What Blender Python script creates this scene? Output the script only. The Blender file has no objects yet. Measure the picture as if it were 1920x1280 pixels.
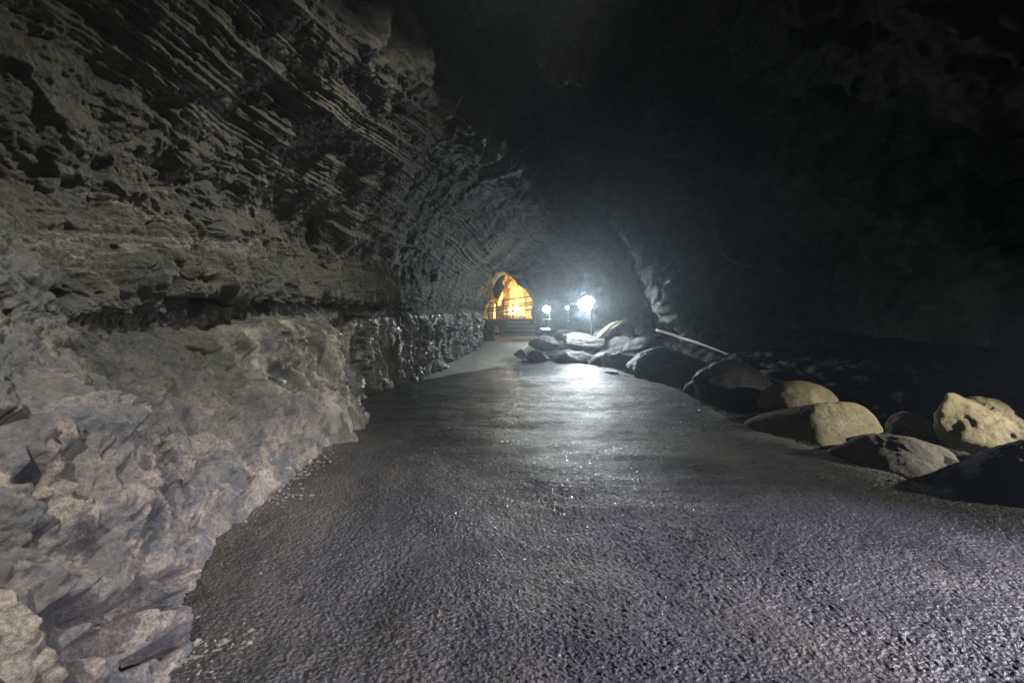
import bpy, math, random
import numpy as np
from mathutils import Vector

# ------------------------------------------------------------------ camera, world, light
F = 960.0            # focal length in photo pixels (1920 wide)
H = 1.4              # camera height
HOR = 600.0          # horizon row in the photo
scene = bpy.context.scene
COL = scene.collection
cd = bpy.data.cameras.new('camera'); cam = bpy.data.objects.new('camera', cd); COL.objects.link(cam)
cam.location = (0, 0, H); cam.rotation_euler = (math.radians(90), 0, 0)
cd.sensor_width = 36.0; cd.lens = 18.0; cd.shift_y = -40.0 / 1920.0
cd.clip_start = 0.05; cd.clip_end = 300
scene.camera = cam

w = bpy.data.worlds.new('World'); scene.world = w; w.use_nodes = True
w.node_tree.nodes['Background'].inputs[0].default_value = (0.45, 0.55, 0.7, 1)
w.node_tree.nodes['Background'].inputs[1].default_value = 0.0006

scene.view_settings.view_transform = 'Standard'; scene.view_settings.look = 'None'
scene.view_settings.exposure = 0.0; scene.view_settings.gamma = 1.0
scene.cycles.use_denoising = True; scene.cycles.use_adaptive_sampling = False
scene.cycles.max_bounces = 6; scene.cycles.diffuse_bounces = 3; scene.cycles.glossy_bounces = 2
scene.cycles.volume_bounces = 0
scene.cycles.sample_clamp_indirect = 3.0

def spot(name, loc, aim, watt, col, angle, blend, sx=1, sy=1, rad=0.06):
    l = bpy.data.lights.new(name, 'SPOT'); l.energy = watt; l.color = col
    l.spot_size = math.radians(angle); l.spot_blend = blend; l.shadow_soft_size = rad
    o = bpy.data.objects.new(name, l); COL.objects.link(o); o.location = loc
    d = Vector(aim) - Vector(loc); o.rotation_euler = d.to_track_quat('-Z', 'Y').to_euler()
    o.scale = (sx, sy, 1)
    return o
def point(name, loc, watt, col, rad=0.1):
    l = bpy.data.lights.new(name, 'POINT'); l.energy = watt; l.color = col; l.shadow_soft_size = rad
    o = bpy.data.objects.new(name, l); COL.objects.link(o); o.location = loc
    return o
# floodlights out of frame: one hung above pointing down at the left wall, two low on the right
spot('overhead_floodlight', (2.0, 4.5, 6.6), (-2.4, 3.9, 1.25), 1950, (1.0, 0.96, 0.82), 96, 0.85, 1.0, 0.33, 0.12)
spot('near_wall_fill', (-0.3, -0.9, 3.1), (-1.75, 1.75, 0.5), 980, (1.0, 0.94, 0.88), 60, 0.8, 1.0, 0.9, 0.03)  # fill light added behind the camera to brighten the near left wall
spot('path_floodlight', (6.5, 0.6, 2.3), (2.3, 1.9, 0.0), 9500, (0.86, 0.82, 1.0), 50, 1.0, 1.0, .9, 0.05)
spot('boulder_floodlight', (7.6, 4.6, 1.5), (3.7, 5.9, 0.05), 1100, (1.0, 0.95, 0.78), 76, 1.0, 1.0, .8, 0.04)
# warm lamp deep in the flowstone chamber
point('chamber_lamp', (2.1, 28.2, 2.1), 1250, (1.0, 0.77, 0.36), 0.12)
point('chamber_uplight', (0.3, 28.7, 1.9), 330, (1.0, 0.84, 0.5), 0.08)

# ------------------------------------------------------------------ helpers
rng = np.random.default_rng(7)
_perm = rng.permutation(256).astype(np.int32)
_perm = np.concatenate([_perm, _perm, _perm])
_grad = rng.normal(size=(256, 3)).astype(np.float32)
_grad /= np.linalg.norm(_grad, axis=1, keepdims=True)

def _chunks(f, p, n=300000):
    p = np.asarray(p, np.float32)
    return np.concatenate([f(p[i:i + n]) for i in range(0, len(p), n)])

def _perlin(p):
    i = np.floor(p).astype(np.int32); f = p - i; i &= 255
    u = f * f * f * (f * (f * 6 - 15) + 10)
    r = 0
    for dx in (0, 1):
        a = _perm[i[:, 0] + dx]; wx = u[:, 0] if dx else 1 - u[:, 0]
        for dy in (0, 1):
            b = _perm[a + i[:, 1] + dy]; wy = wx * (u[:, 1] if dy else 1 - u[:, 1])
            for dz in (0, 1):
                g = _grad[_perm[b + i[:, 2] + dz]]
                d = g[:, 0] * (f[:, 0] - dx) + g[:, 1] * (f[:, 1] - dy) + g[:, 2] * (f[:, 2] - dz)
                r = r + d * wy * (u[:, 2] if dz else 1 - u[:, 2])
    return (r * 1.6).astype(np.float32)
def perlin(p): return _chunks(_perlin, p)
def fbm(p, oct=4, gain=0.5):
    p = np.asarray(p, np.float32); r = 0; a = 1.0
    for k in range(oct):
        r = r + a * perlin(p * (2.03 ** k) + 13.7 * k); a *= gain
    return r
def ridged(p, oct=3, gain=0.5):
    p = np.asarray(p, np.float32); r = 0; a = 1.0
    for k in range(oct):
        r = r + a * (1 - 2 * np.abs(perlin(p * (2.03 ** k) + 5.3 * k))); a *= gain
    return r
_crand = rng.random((256, 7)).astype(np.float32)
def _cells(p):
    """broken rock: every Voronoi cell is a tilted plane; returns height, F1, F2"""
    i = np.floor(p).astype(np.int32)
    n = len(p); f1 = np.full(n, 9.0, np.float32); f2 = f1.copy(); h = np.zeros(n, np.float32); sw = h + 1e-12
    for dx in (-1, 0, 1):
        for dy in (-1, 0, 1):
            for dz in (-1, 0, 1):
                c = i + np.array([dx, dy, dz], np.int32)
                q = _crand[_perm[_perm[_perm[c[:, 0] & 255] + (c[:, 1] & 255)] + (c[:, 2] & 255)]]
                dl = p - c - q[:, :3]
                d = np.sqrt((dl * dl).sum(1))
                hh = (q[:, 3] - .5) + ((q[:, 4:7] - .5) * dl).sum(1) * 1.7
                near = d < f1; wt = np.exp(-38 * d); sw = sw + wt
                f2 = np.where(near, f1, np.minimum(f2, d)); h = h + wt * hh; f1 = np.where(near, d, f1)
    return np.stack([h / sw, f1, f2], 1)
def cells(p): return _chunks(_cells, p)
def sstep(a, b, x):
    t = np.clip((np.asarray(x, np.float32) - a) / (b - a), 0, 1); return t * t * (3 - 2 * t)
def band(a, b, c, d, x): return sstep(a, b, x) * (1 - sstep(c, d, x))

def at(px, py, d):
    """world point seen at photo pixel (px,py) standing d metres down the cave"""
    return ((px - 960) / F * d, d, H - (py - HOR) / F * d)

def tag(o, label=None, cat=None, group=None, kind=None):
    if label: o['label'] = label
    if cat: o['category'] = cat
    if group: o['group'] = group
    if kind: o['kind'] = kind
    return o
def empty(name, loc, rz=0):
    o = bpy.data.objects.new(name, None); COL.objects.link(o); o.location = loc; o.rotation_euler = (0, 0, rz)
    o.empty_display_size = 0.1
    return o
def link_mesh(name, verts, faces, m, parent=None, smooth=True, attrs=None):
    me = bpy.data.meshes.new(name)
    verts = np.asarray(verts, np.float32)
    if isinstance(faces, np.ndarray):
        k = faces.shape[1]; nf = len(faces)
        me.vertices.add(len(verts)); me.vertices.foreach_set('co', verts.ravel())
        me.loops.add(nf * k); me.loops.foreach_set('vertex_index', faces.astype(np.int32).ravel())
        me.polygons.add(nf); me.polygons.foreach_set('loop_start', np.arange(0, nf * k, k, dtype=np.int32))
        me.update(calc_edges=True)
    else:
        me.from_pydata([tuple(v) for v in verts], [], faces); me.update()
    me.polygons.foreach_set('use_smooth', np.full(len(me.polygons), smooth, bool))
    for k, a in (attrs or {}).items():
        at_ = me.attributes.new(k, 'FLOAT', 'POINT'); at_.data.foreach_set('value', np.asarray(a, np.float32))
    me.materials.append(m)
    o = bpy.data.objects.new(name, me); COL.objects.link(o)
    if parent: o.parent = parent
    return o
def grid_faces(nu, nv, flip=False):
    a = np.arange(nu * nv).reshape(nu, nv)
    q = np.stack([a[:-1, :-1], a[1:, :-1], a[1:, 1:], a[:-1, 1:]], -1).reshape(-1, 4)
    return q[:, ::-1].copy() if flip else q
def grid_normals(P):
    du = np.gradient(P, axis=0); dv = np.gradient(P, axis=1)
    n = np.cross(du, dv); return n / (np.linalg.norm(n, axis=-1, keepdims=True) + 1e-9)
def cspline(xs, ys, x):
    """monotone-ish cubic Hermite through (xs, ys[:,...])"""
    xs = np.asarray(xs, float); ys = np.asarray(ys, float); x = np.clip(x, xs[0], xs[-1])
    m = np.zeros_like(ys); d = (ys[1:] - ys[:-1]) / (xs[1:] - xs[:-1]).reshape((-1,) + (1,) * (ys.ndim - 1))
    m[0] = d[0]; m[-1] = d[-1]
    a, b = d[:-1], d[1:]
    m[1:-1] = np.where(a * b > 0, 2 * a * b / (a + b + 1e-12), 0)
    k = np.clip(np.searchsorted(xs, x, side='right') - 1, 0, len(xs) - 2)
    h = xs[k + 1] - xs[k]; t = (x - xs[k]) / h
    sh = (-1,) + (1,) * (ys.ndim - 1); t = t.reshape(sh); h = h.reshape(sh)
    return ((2*t**3-3*t**2+1)*ys[k] + (t**3-2*t**2+t)*h*m[k] + (-2*t**3+3*t**2)*ys[k+1] + (t**3-t**2)*h*m[k+1])

# ------------------------------------------------------------------ materials
class NT:
    def __init__(s, name):
        s.m = bpy.data.materials.new(name); s.m.use_nodes = True; s.t = s.m.node_tree
        s.b = s.t.nodes['Principled BSDF']
        s.co = s.t.nodes.new('ShaderNodeTexCoord').outputs['Object']
    def set(s, inp, v):
        if isinstance(v, bpy.types.NodeSocket): s.t.links.new(v, inp)
        elif isinstance(v, (tuple, list)) and len(v) == 3 and inp.type == 'RGBA': inp.default_value = (*v, 1)
        else: inp.default_value = v
    def noise(s, scale, detail=6, rough=.6, vec=None, dist=0, kind='FBM'):
        n = s.t.nodes.new('ShaderNodeTexNoise'); n.inputs['Scale'].default_value = scale
        n.inputs['Detail'].default_value = detail; n.inputs['Roughness'].default_value = rough
        n.inputs['Distortion'].default_value = dist
        s.t.links.new(vec or s.co, n.inputs['Vector']); return n.outputs['Fac']
    def voro(s, scale, vec=None, feat='F1', out='Distance'):
        n = s.t.nodes.new('ShaderNodeTexVoronoi'); n.feature = feat; n.inputs['Scale'].default_value = scale
        s.t.links.new(vec or s.co, n.inputs['Vector']); return n.outputs[out]
    def scl(s, v, loc=(0, 0, 0), vec=None):
        n = s.t.nodes.new('ShaderNodeMapping'); n.inputs['Scale'].default_value = v; n.inputs['Location'].default_value = loc
        s.t.links.new(vec or s.co, n.inputs['Vector']); return n.outputs[0]
    def ramp(s, fac, stops):
        n = s.t.nodes.new('ShaderNodeValToRGB'); e = n.color_ramp.elements
        while len(e) < len(stops): e.new(0.5)
        for q, (p, c) in zip(e, stops):
            q.position = p; q.color = (*c, 1) if isinstance(c, tuple) else (c, c, c, 1)
        s.t.links.new(fac, n.inputs[0]); return n.outputs[0]
    def mix(s, fac, a, b, mode='MIX'):
        n = s.t.nodes.new('ShaderNodeMix'); n.data_type = 'RGBA'; n.blend_type = mode
        s.set(n.inputs[0], fac); s.set(n.inputs[6], a); s.set(n.inputs[7], b); return n.outputs[2]
    def math(s, op, a, b=0.0, c=0.0, clamp=False):
        n = s.t.nodes.new('ShaderNodeMath'); n.operation = op; n.use_clamp = clamp
        s.set(n.inputs[0], a); s.set(n.inputs[1], b); s.set(n.inputs[2], c); return n.outputs[0]
    def attr(s, name):
        n = s.t.nodes.new('ShaderNodeAttribute'); n.attribute_name = name; return n.outputs['Fac']
    def bump(s, hgt, strength=.5, dist=.02, prev=None):
        n = s.t.nodes.new('ShaderNodeBump'); s.set(n.inputs['Strength'], strength)
        n.inputs['Distance'].default_value = dist; s.t.links.new(hgt, n.inputs['Height'])
        if prev: s.t.links.new(prev, n.inputs['Normal'])
        return n.outputs[0]
    def out(s, col, rough, nrm=None, spec=.5):
        s.set(s.b.inputs['Base Color'], col); s.set(s.b.inputs['Roughness'], rough)
        s.b.inputs['Specular IOR Level'].default_value = spec
        if nrm: s.set(s.b.inputs['Normal'], nrm)
        return s.m

def mat_cave_wall():
    n = NT('limestone wall')
    big = n.noise(0.9, 5, .6, dist=.6); mid = n.noise(3.4, 8, .65, dist=.8); fine = n.noise(14, 8, .7)
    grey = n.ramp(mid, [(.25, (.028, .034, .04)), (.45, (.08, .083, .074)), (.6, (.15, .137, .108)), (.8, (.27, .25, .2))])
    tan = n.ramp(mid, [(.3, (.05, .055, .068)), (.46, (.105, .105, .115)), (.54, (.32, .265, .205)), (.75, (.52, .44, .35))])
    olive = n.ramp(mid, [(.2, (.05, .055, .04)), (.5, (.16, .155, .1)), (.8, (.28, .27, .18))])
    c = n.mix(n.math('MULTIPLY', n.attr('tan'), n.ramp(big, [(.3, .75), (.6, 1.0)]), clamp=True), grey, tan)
    c = n.mix(n.math('MULTIPLY', n.attr('olive'), n.ramp(big, [(.35, .4), (.6, 1.0)]), clamp=True), c, olive)
    c = n.mix(n.ramp(n.attr('bed'), [(.55, 0.0), (.8, .6)]), c, (.26, .245, .17))
    # blue grey and brown patches
    c = n.mix(n.ramp(n.noise(1.7, 4, .5, dist=1.2), [(.55, 0.0), (.68, .75)]), c, (.095, .104, .118))
    c = n.mix(n.ramp(n.noise(2.3, 5, .6, n.scl((1, 1, 1), (7, 3, 2)), 1.0), [(.58, 0.0), (.7, .6)]), c, (.18, .145, .115))
    # pale mineral seams following the bedding
    sv = n.scl((.3, .3, 1.7)); seam = n.noise(1.3, 7, .65, sv, 1.6)
    c = n.mix(n.math('MULTIPLY', n.ramp(seam, [(.56, 0.0), (.6, .95), (.64, 0.0)]), n.math('MULTIPLY', n.attr('seam'), n.ramp(fine, [(.35, .15), (.62, 1.0)]))), c, (.5, .47, .4))
    c = n.mix(n.ramp(fine, [(.58, 0.0), (.74, .55)]), c, (.42, .38, .31))
    c = n.mix(n.ramp(n.noise(38, 6, .75), [(.36, .75), (.54, 0.0)]), c, (.025, .025, .025))
    c = n.mix(n.ramp(n.noise(110, 4, .7), [(.4, .45), (.55, 0.0)]), c, (.03, .03, .03))
    wet = n.attr('wet')
    wetn = n.math('MULTIPLY', wet, n.ramp(n.noise(1.6, 5, .6, n.scl((1, 1, .5))), [(.38, .45), (.58, 1.0)]), clamp=True)
    cal = n.math('MULTIPLY', wet, n.ramp(n.noise(1.5, 7, .65, n.scl((2.2, 2.2, .45), (3, 3, 0)), .6), [(.5, 0.0), (.64, .7)]), clamp=True)
    c = n.mix(cal, c, (.46, .44, .38))
    c = n.mix(n.math('MULTIPLY', wetn, .4), c, n.mix(.5, c, (.02, .02, .02)))
    r = n.math('SUBTRACT', n.ramp(mid, [(.3, .62), (.7, .85)]), n.math('MULTIPLY', wetn, .6), clamp=True)
    bs = n.math('SUBTRACT', 1.0, n.math('MULTIPLY', wetn, .7)); b = n.bump(n.noise(17, 10, .75), bs, .05); b = n.bump(n.noise(80, 6, .68), .5, .012, b)
    return n.out(c, r, b, .85)

def mat_asphalt():
    n = NT('wet asphalt')
    grain = n.noise(70, 6, .7); patch = n.noise(.7, 5, .6, dist=.6); voro = n.voro(52)
    c = n.ramp(grain, [(.3, (.018, .018, .02)), (.55, (.054, .052, .057)), (.75, (.15, .146, .154))])
    c = n.mix(n.ramp(n.noise(1.1, 4, .6, n.scl((1, .7, 1), (3, 1, 0))), [(.45, 0.0), (.65, .6)]), c, (.11, .1, .07))
    c = n.mix(n.ramp(n.noise(.8, 6, .65, n.scl((1.2, .5, 1), (9, 4, 0)), 1.0), [(.42, .75), (.58, 0.0)]), c, (.022, .022, .023))
    c = n.mix(n.attr('paleness'), c, n.ramp(grain, [(.3, (.36, .34, .3)), (.7, (.55, .52, .46))]))
    streak = n.noise(1.2, 5, .6, n.scl((.55, 1.9, 1)), .8)
    r = n.ramp(n.math('ADD', n.math('MULTIPLY', patch, .45), n.math('MULTIPLY', streak, .55)), [(.4, .42), (.52, .54), (.62, .72)])
    r = n.math('ADD', r, n.math('MULTIPLY', n.attr('paleness'), .3), clamp=True)
    b = n.bump(n.noise(24, 4, .6), 1.0, .03); b = n.bump(voro, .5, .012, b); b = n.bump(grain, .6, .008, b)
    fl = n.voro(75, out='Color'); sp = n.t.nodes.new('ShaderNodeSeparateColor'); n.t.links.new(fl, sp.inputs[0])
    r = n.mix(n.ramp(sp.outputs[0], [(.9, 0.0), (.93, 1.0)]), r, n.math('MULTIPLY', r, .3))
    return n.out(c, r, b, .4)

def mat_rock(name, dark, mid_, light, wet=0.0, warm=None):
    n = NT(name)
    a = n.noise(2.2, 7, .62, dist=.7); f = n.noise(18, 8, .7)
    c = n.ramp(a, [(.25, dark), (.5, mid_), (.72, light)])
    if warm: c = n.mix(n.ramp(n.noise(1.4, 4, .5, n.scl((1, 1, 1.6), (4, 9, 1))), [(.48, 0.0), (.62, .7)]), c, warm)
    c = n.mix(n.ramp(f, [(.3, .55), (.5, 0.0)]), c, tuple(x * .35 for x in dark))
    c = n.mix(n.ramp(n.noise(7, 5, .6, dist=1.), [(.6, 0.0), (.72, .4)]), c, tuple(min(1, x * 1.3) for x in light))
    r = n.ramp(a, [(.3, .75 - wet), (.7, .9 - wet)])
    b = n.bump(n.noise(8, 10, .75), .9, .07); b = n.bump(n.noise(60, 6, .68), .5, .012, b)
    return n.out(c, r, b, .4)
def mat_plain(name, col, rough, metal=0.0, bumpy=0.0):
    n = NT(name); f = n.noise(22, 6, .6)
    c = n.ramp(f, [(.3, tuple(x * .7 for x in col)), (.7, tuple(min(1, x * 1.15) for x in col))])
    n.b.inputs['Metallic'].default_value = metal
    return n.out(c, n.ramp(f, [(.3, rough), (.7, min(1, rough + .15))]), n.bump(f, .3, .01) if bumpy else None)
def mat_emit(name, col, s):
    m = bpy.data.materials.new(name); m.use_nodes = True; b = m.node_tree.nodes['Principled BSDF']
    b.inputs['Base Color'].default_value = (.8, .8, .8, 1)
    b.inputs['Emission Color'].default_value = (*col, 1); b.inputs['Emission Strength'].default_value = s
    return m

M_WALL = mat_cave_wall(); M_ASPH = mat_asphalt()
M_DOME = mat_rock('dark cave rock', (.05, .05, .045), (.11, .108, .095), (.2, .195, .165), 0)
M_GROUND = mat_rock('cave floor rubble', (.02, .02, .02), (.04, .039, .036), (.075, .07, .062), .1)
M_TAN = mat_rock('tan boulder', (.2, .17, .12), (.33, .28, .19), (.46, .41, .31), 0, (.33, .28, .17))
M_GREY = mat_rock('grey boulder', (.11, .105, .1), (.22, .21, .19), (.36, .34, .31), .1, (.2, .16, .1))
M_DARK = mat_rock('dark boulder', (.03, .03, .032), (.06, .06, .058), (.11, .105, .1), .25)
M_FLOW = mat_rock('ochre flowstone', (.3, .18, .06), (.55, .38, .14), (.72, .55, .27), .25, (.6, .32, .07))
M_TREAD_LIGHT = mat_plain('painted tread light', (.62, .6, .55), .8)
M_WET = mat_rock('wet green flowstone', (.02, .03, .027), (.05, .065, .058), (.11, .13, .115), .6)
M_GRIT = mat_plain('grit', (.13, .12, .105), .9)
M_WOOD = mat_plain('weathered wood', (.4, .35, .26), .7, 0, 1)
M_ROOT = mat_plain('pale root', (.68, .62, .52), .6, 0, 1)
M_STEEL = mat_plain('galvanised steel', (.35, .36, .37), .4, .9)
M_RAIL = mat_plain('dark railing paint', (.045, .035, .028), .5, .3)
M_STEP = mat_plain('concrete step', (.3, .29, .27), .85, 0, 1)
M_BULB = mat_emit('lit floodlight glass', (.9, .97, 1.0), 640)
M_BULB2 = mat_emit('lit floodlight glass distant', (.85, .97, 1.0), 760)

# ------------------------------------------------------------------ ground height and path edges
_gd = [-8, 13, 15, 17, 19, 21, 25, 34]; _gz = [0, 0, .07, .22, .38, .52, .66, .7]
def gz(y): return cspline(_gd, np.array(_gz)[:, None], np.asarray(y, float).ravel())[:, 0].reshape(np.shape(y))
_L = np.array([(-4, -.8), (.5, -.85), (2, -1.25), (2.6, -1.58), (3.1, -1.75), (4.5, -1.95), (7.5, -2.5), (8.3, -2.95), (9.5, -2.8), (12, -2.45), (15, -2.2), (18, -1.7), (21, -1.45), (23, -1.2), (25, -1.0), (26, -1.0)])
_R = np.array([(-4, 5.2), (1, 4.6), (3.0, 4.1), (3.9, 3.9), (4.4, 3.55), (5.5, 3.35), (7.1, 3.1), (9, 3.3), (11.2, 3.35), (13, 3.1), (14.3, 2.75), (15.2, 1.9), (15.8, .7), (16.4, .2), (18, .35), (21, .85), (25, 1.15), (26, 1.15)])
def edgeL(y): return np.interp(y, _L[:, 0], _L[:, 1])
def edgeR(y): return np.interp(y, _R[:, 0], _R[:, 1])

def ground_height(X, Y):
    z = gz(Y)
    off = np.maximum(0, X - edgeR(Y))                       # rubble right of the path
    z = z + .2 * sstep(.3, 2.8, off) * sstep(8, 15, Y) + (.1 - .75 * (1 - sstep(9, 13, Y))) * sstep(.7, 3.5, off)
    P = np.stack([X, Y, X * 0], -1).reshape(-1, 3)
    c = cells(P * 1.6 + fbm(P * 2, 2)[:, None] * .2)
    c2 = cells(P * 5)
    rub = (.22 * np.maximum(0, .75 - c[:, 1]) + .06 * fbm(P * 3, 4) + .08 * c[:, 0] + .07 * np.maximum(0, .7 - c2[:, 1]) + .04 * c2[:, 0]).reshape(X.shape)
    k = sstep(.1, .8, off)
    return z - .03 + rub * k

# ground: one sheet
gx = np.concatenate([np.linspace(-30, -6, 20)[:-1], np.linspace(-6, 12, 420), np.linspace(12, 30, 20)[1:]])
gy = np.concatenate([np.linspace(-25, -2, 20), np.linspace(-2, 5, 60), np.linspace(5, 22, 420), np.linspace(22, 36, 60), np.linspace(36, 60, 12)])
gy = np.unique(np.round(gy, 4))
X, Y = np.meshgrid(gx, gy, indexing='ij')
Z = ground_height(X, Y)
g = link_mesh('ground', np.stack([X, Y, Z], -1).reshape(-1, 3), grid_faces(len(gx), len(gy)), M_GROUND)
tag(g, 'dark uneven rubble floor of the cave beside the path', kind='structure')

# path: asphalt with real grain, open texture
def build_path():
    d = 1 / np.linspace(1 / 1.0, 1 / 25.2, 900); d = np.concatenate([np.linspace(-3.5, .99, 40), d])
    t = np.linspace(0, 1, 1150)
    D, T = np.meshgrid(d, t, indexing='ij')
    wob = fbm(np.stack([d * .9, d * 0 + 3, d * 0], 1), 4) * .12 + fbm(np.stack([d * 7, d * 0 + 9, d * 0], 1), 3) * .03
    L = edgeL(d) - .35; R = edgeR(d) + wob
    X = L[:, None] * (1 - T) + R[:, None] * T
    P = np.stack([X, D, X * 0], -1).reshape(-1, 3)
    amp = .12 + .88 * (1 - sstep(2.8, 6.5, P[:, 1]))
    g1 = ridged(P * 29, 2, .5); g2 = perlin(P * 75)
    pit = cells(P * 36)
    wear = .55 + .6 * sstep(-.5, .5, fbm(P * np.array([.9, .45, 1], np.float32) + 21, 3))
    h = wear * (.0045 * g1 + .0025 * g2 - .0085 * np.minimum(pit[:, 1], .6))
    und = .018 * fbm(P * .8, 3) + .006 * fbm(P * 3.5, 2)
    z = gz(P[:, 1]) + h * amp + und + .012
    eR = (R[:, None] - X).ravel()
    z -= .05 * (1 - sstep(0, .07, eR))
    sl = P[:, 1] - (9.6 + 1.74 * (P[:, 0] + 3.1)) + .25 * fbm(P * np.array([1.2, .5, 1], np.float32), 3)
    z += np.where(P[:, 0] < 1.2, .06 * sstep(-2.5, 0, sl) - .075 * sstep(0, .35, sl), 0) + .05 * band(13, 14.6, 15, 16.5, P[:, 1]) * sstep(.8, 1.6, P[:, 0])
    z += .011 * perlin(np.stack([P[:, 0] * .55, P[:, 1] * 2.1, P[:, 0] * 0 + 4], 1)) + (.005 + .01 * sstep(5, 9, P[:, 1])) * perlin(np.stack([P[:, 0] * 1.3, P[:, 1] * 3.6, P[:, 0] * 0 + 9], 1)) + .006 * sstep(4, 8, P[:, 1]) * perlin(P * np.array([4, 6, 1], np.float32))
    P[:, 2] = z
    paleness = sstep(-.02, .12, sl)  # paler tone beyond a diagonal line across the path
    paleness = np.maximum(paleness, .3 * (1 - sstep(0, .45, eR + .3 * fbm(P * 2, 3))))
    o = link_mesh('path', P, grid_faces(len(d), len(t), True), M_ASPH, attrs={'paleness': paleness})
    tag(o, 'wet black asphalt path curving into the cave', kind='structure')
build_path()

# ------------------------------------------------------------------ left wall and sloping ceiling: one lofted rock sheet
# stations: depth, 13 (x,z) points: under floor, base, low, under notch, notch, lip, upper wall, shoulder, ceiling a, b, edge, over edge, up
ST = [
(-3.5, [(-0.89,-0.4),(-0.94,0),(-1.16,0.7),(-1.44,1.3),(-1.6,1.5),(-1.7,1.7),(-2.2,2.4),(-2.3,3),(-2.2,3.5),(-2.1,3.9),(-2,4.3),(-1.7,5.5),(0,8.2)]),
(.5, [(-0.89,-0.4),(-0.94,0),(-1.11,0.7),(-1.39,1.3),(-1.55,1.5),(-1.65,1.7),(-2.1,2.4),(-2.2,3),(-2.15,3.5),(-2.1,3.9),(-2,4.3),(-1.7,5.5),(0,8.2)]),
(2.0, [(-1.24,-0.4),(-1.34,0),(-1.56,0.62),(-1.89,1.15),(-2.06,1.41),(-2.1,1.6),(-2.5,2.4),(-2.55,3.1),(-2.4,3.55),(-2.25,3.9),(-2.1,4.25),(-1.8,5.4),(0,8.2)]),
(2.6, [(-1.54,-0.4),(-1.65,0),(-1.81,0.55),(-2.09,1.05),(-2.34,1.36),(-2.45,1.6),(-2.95,2.4),(-2.85,3.2),(-2.5,3.6),(-2.25,3.9),(-2,4.25),(-1.7,5.4),(0,8.2)]),
(3.1, [(-1.74,-0.4),(-1.84,0),(-2.41,0.45),(-2.79,1),(-2.92,1.32),(-2.9,1.58),(-3.05,2.4),(-2.75,3.22),(-2.45,3.6),(-2.2,3.9),(-1.9,4.25),(-1.6,5.4),(0,8.2)]),
(4.5, [(-1.85,-0.4),(-1.94,0),(-2.45,0.5),(-2.95,1.1),(-3.04,1.41),(-2.95,1.65),(-3.08,2.4),(-2.62,3.08),(-2.3,3.5),(-2,3.9),(-1.7,4.3),(-1.95,5.05),(-3.3,7.06)]),
(5.8, [(-2.1,-0.4),(-2.2,0),(-2.6,0.55),(-2.95,1.2),(-2.99,1.49),(-2.85,1.72),(-2.95,2.4),(-2.45,3.02),(-2.1,3.5),(-1.75,3.95),(-1.4,4.42),(-1.65,5.17),(-3,7.08)]),
(7.5, [(-2.4,-0.4),(-2.5,0),(-2.7,0.6),(-2.85,1.32),(-2.85,1.57),(-2.68,1.76),(-2.75,2.4),(-2.2,3),(-1.75,3.55),(-1.3,4.05),(-0.86,4.55),(-1.11,5.3),(-2.46,7.15)]),
(8.3, [(-2.9,-0.4),(-3,0),(-3.2,0.6),(-3.25,1.3),(-3.01,1.57),(-2.6,1.78),(-2.62,2.4),(-2.1,3),(-1.65,3.57),(-1.15,4.1),(-0.65,4.6),(-0.9,5.35),(-2.25,7.2)]),
(9.5, [(-2.65,-0.4),(-2.75,0),(-2.75,0.6),(-2.7,1.3),(-2.65,1.58),(-2.42,1.8),(-2.42,2.4),(-1.95,3.02),(-1.45,3.6),(-0.9,4.15),(-0.3,4.67),(-0.55,5.42),(-1.9,7.27)]),
(12, [(-2.3,-0.4),(-2.42,0),(-2.5,0.6),(-2.48,1.35),(-2.46,1.65),(-2.26,1.88),(-2.12,2.45),(-1.6,3.1),(-1,3.7),(-0.35,4.25),(0.3,4.72),(0.05,5.47),(-1.3,7.32)]),
(15, [(-2.1,-0.35),(-2.2,0.07),(-2.22,0.65),(-2.15,1.4),(-2.14,1.7),(-1.96,1.95),(-1.75,2.5),(-1.3,2.95),(-0.6,3.45),(0.3,4.1),(1.2,4.7),(0.95,5.45),(-0.4,7.3)]),
(18, [(-1.6,-0.1),(-1.69,0.3),(-1.72,0.9),(-1.7,1.5),(-1.67,1.79),(-1.46,2.02),(-1.3,2.5),(-0.9,3.12),(0.1,3.4),(1.4,3.75),(2.7,4),(2.55,4.8),(1.2,7.01)]),
(21, [(-1.4,0.1),(-1.46,0.52),(-1.5,1),(-1.48,1.5),(-1.49,1.78),(-1.31,2),(-1.18,2.5),(-0.65,3.4),(0.55,3.2),(2.5,3.05),(4.6,2.9),(4.45,3.75),(3.1,6.8)]),
(23, [(-1.25,0.2),(-1.3,0.62),(-1.3,1.1),(-1.3,1.5),(-1.34,1.78),(-1.2,2),(-1.05,2.5),(-0.45,3.6),(0.95,2.75),(2.4,2.15),(5.8,1.8),(5.65,2.65),(4.3,6.58)]),
(25, [(-1.25,0.3),(-1.25,0.7),(-1.25,1.1),(-1.25,1.5),(-1.32,1.83),(-1.2,2.1),(-1.1,2.5),(-0.28,3.62),(1.02,2.44),(1.42,1.2),(6.5,0.3),(6.25,1.05),(4.9,6.26)]),
(26.5, [(-2,0.3),(-2,0.7),(-2,1.1),(-2,1.5),(-2.04,1.83),(-1.9,2.1),(-1.8,2.8),(-0.4,4.4),(1.6,3),(2.1,1.2),(6.5,0.3),(6.25,1.05),(4.9,6.26)]),
]
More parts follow.
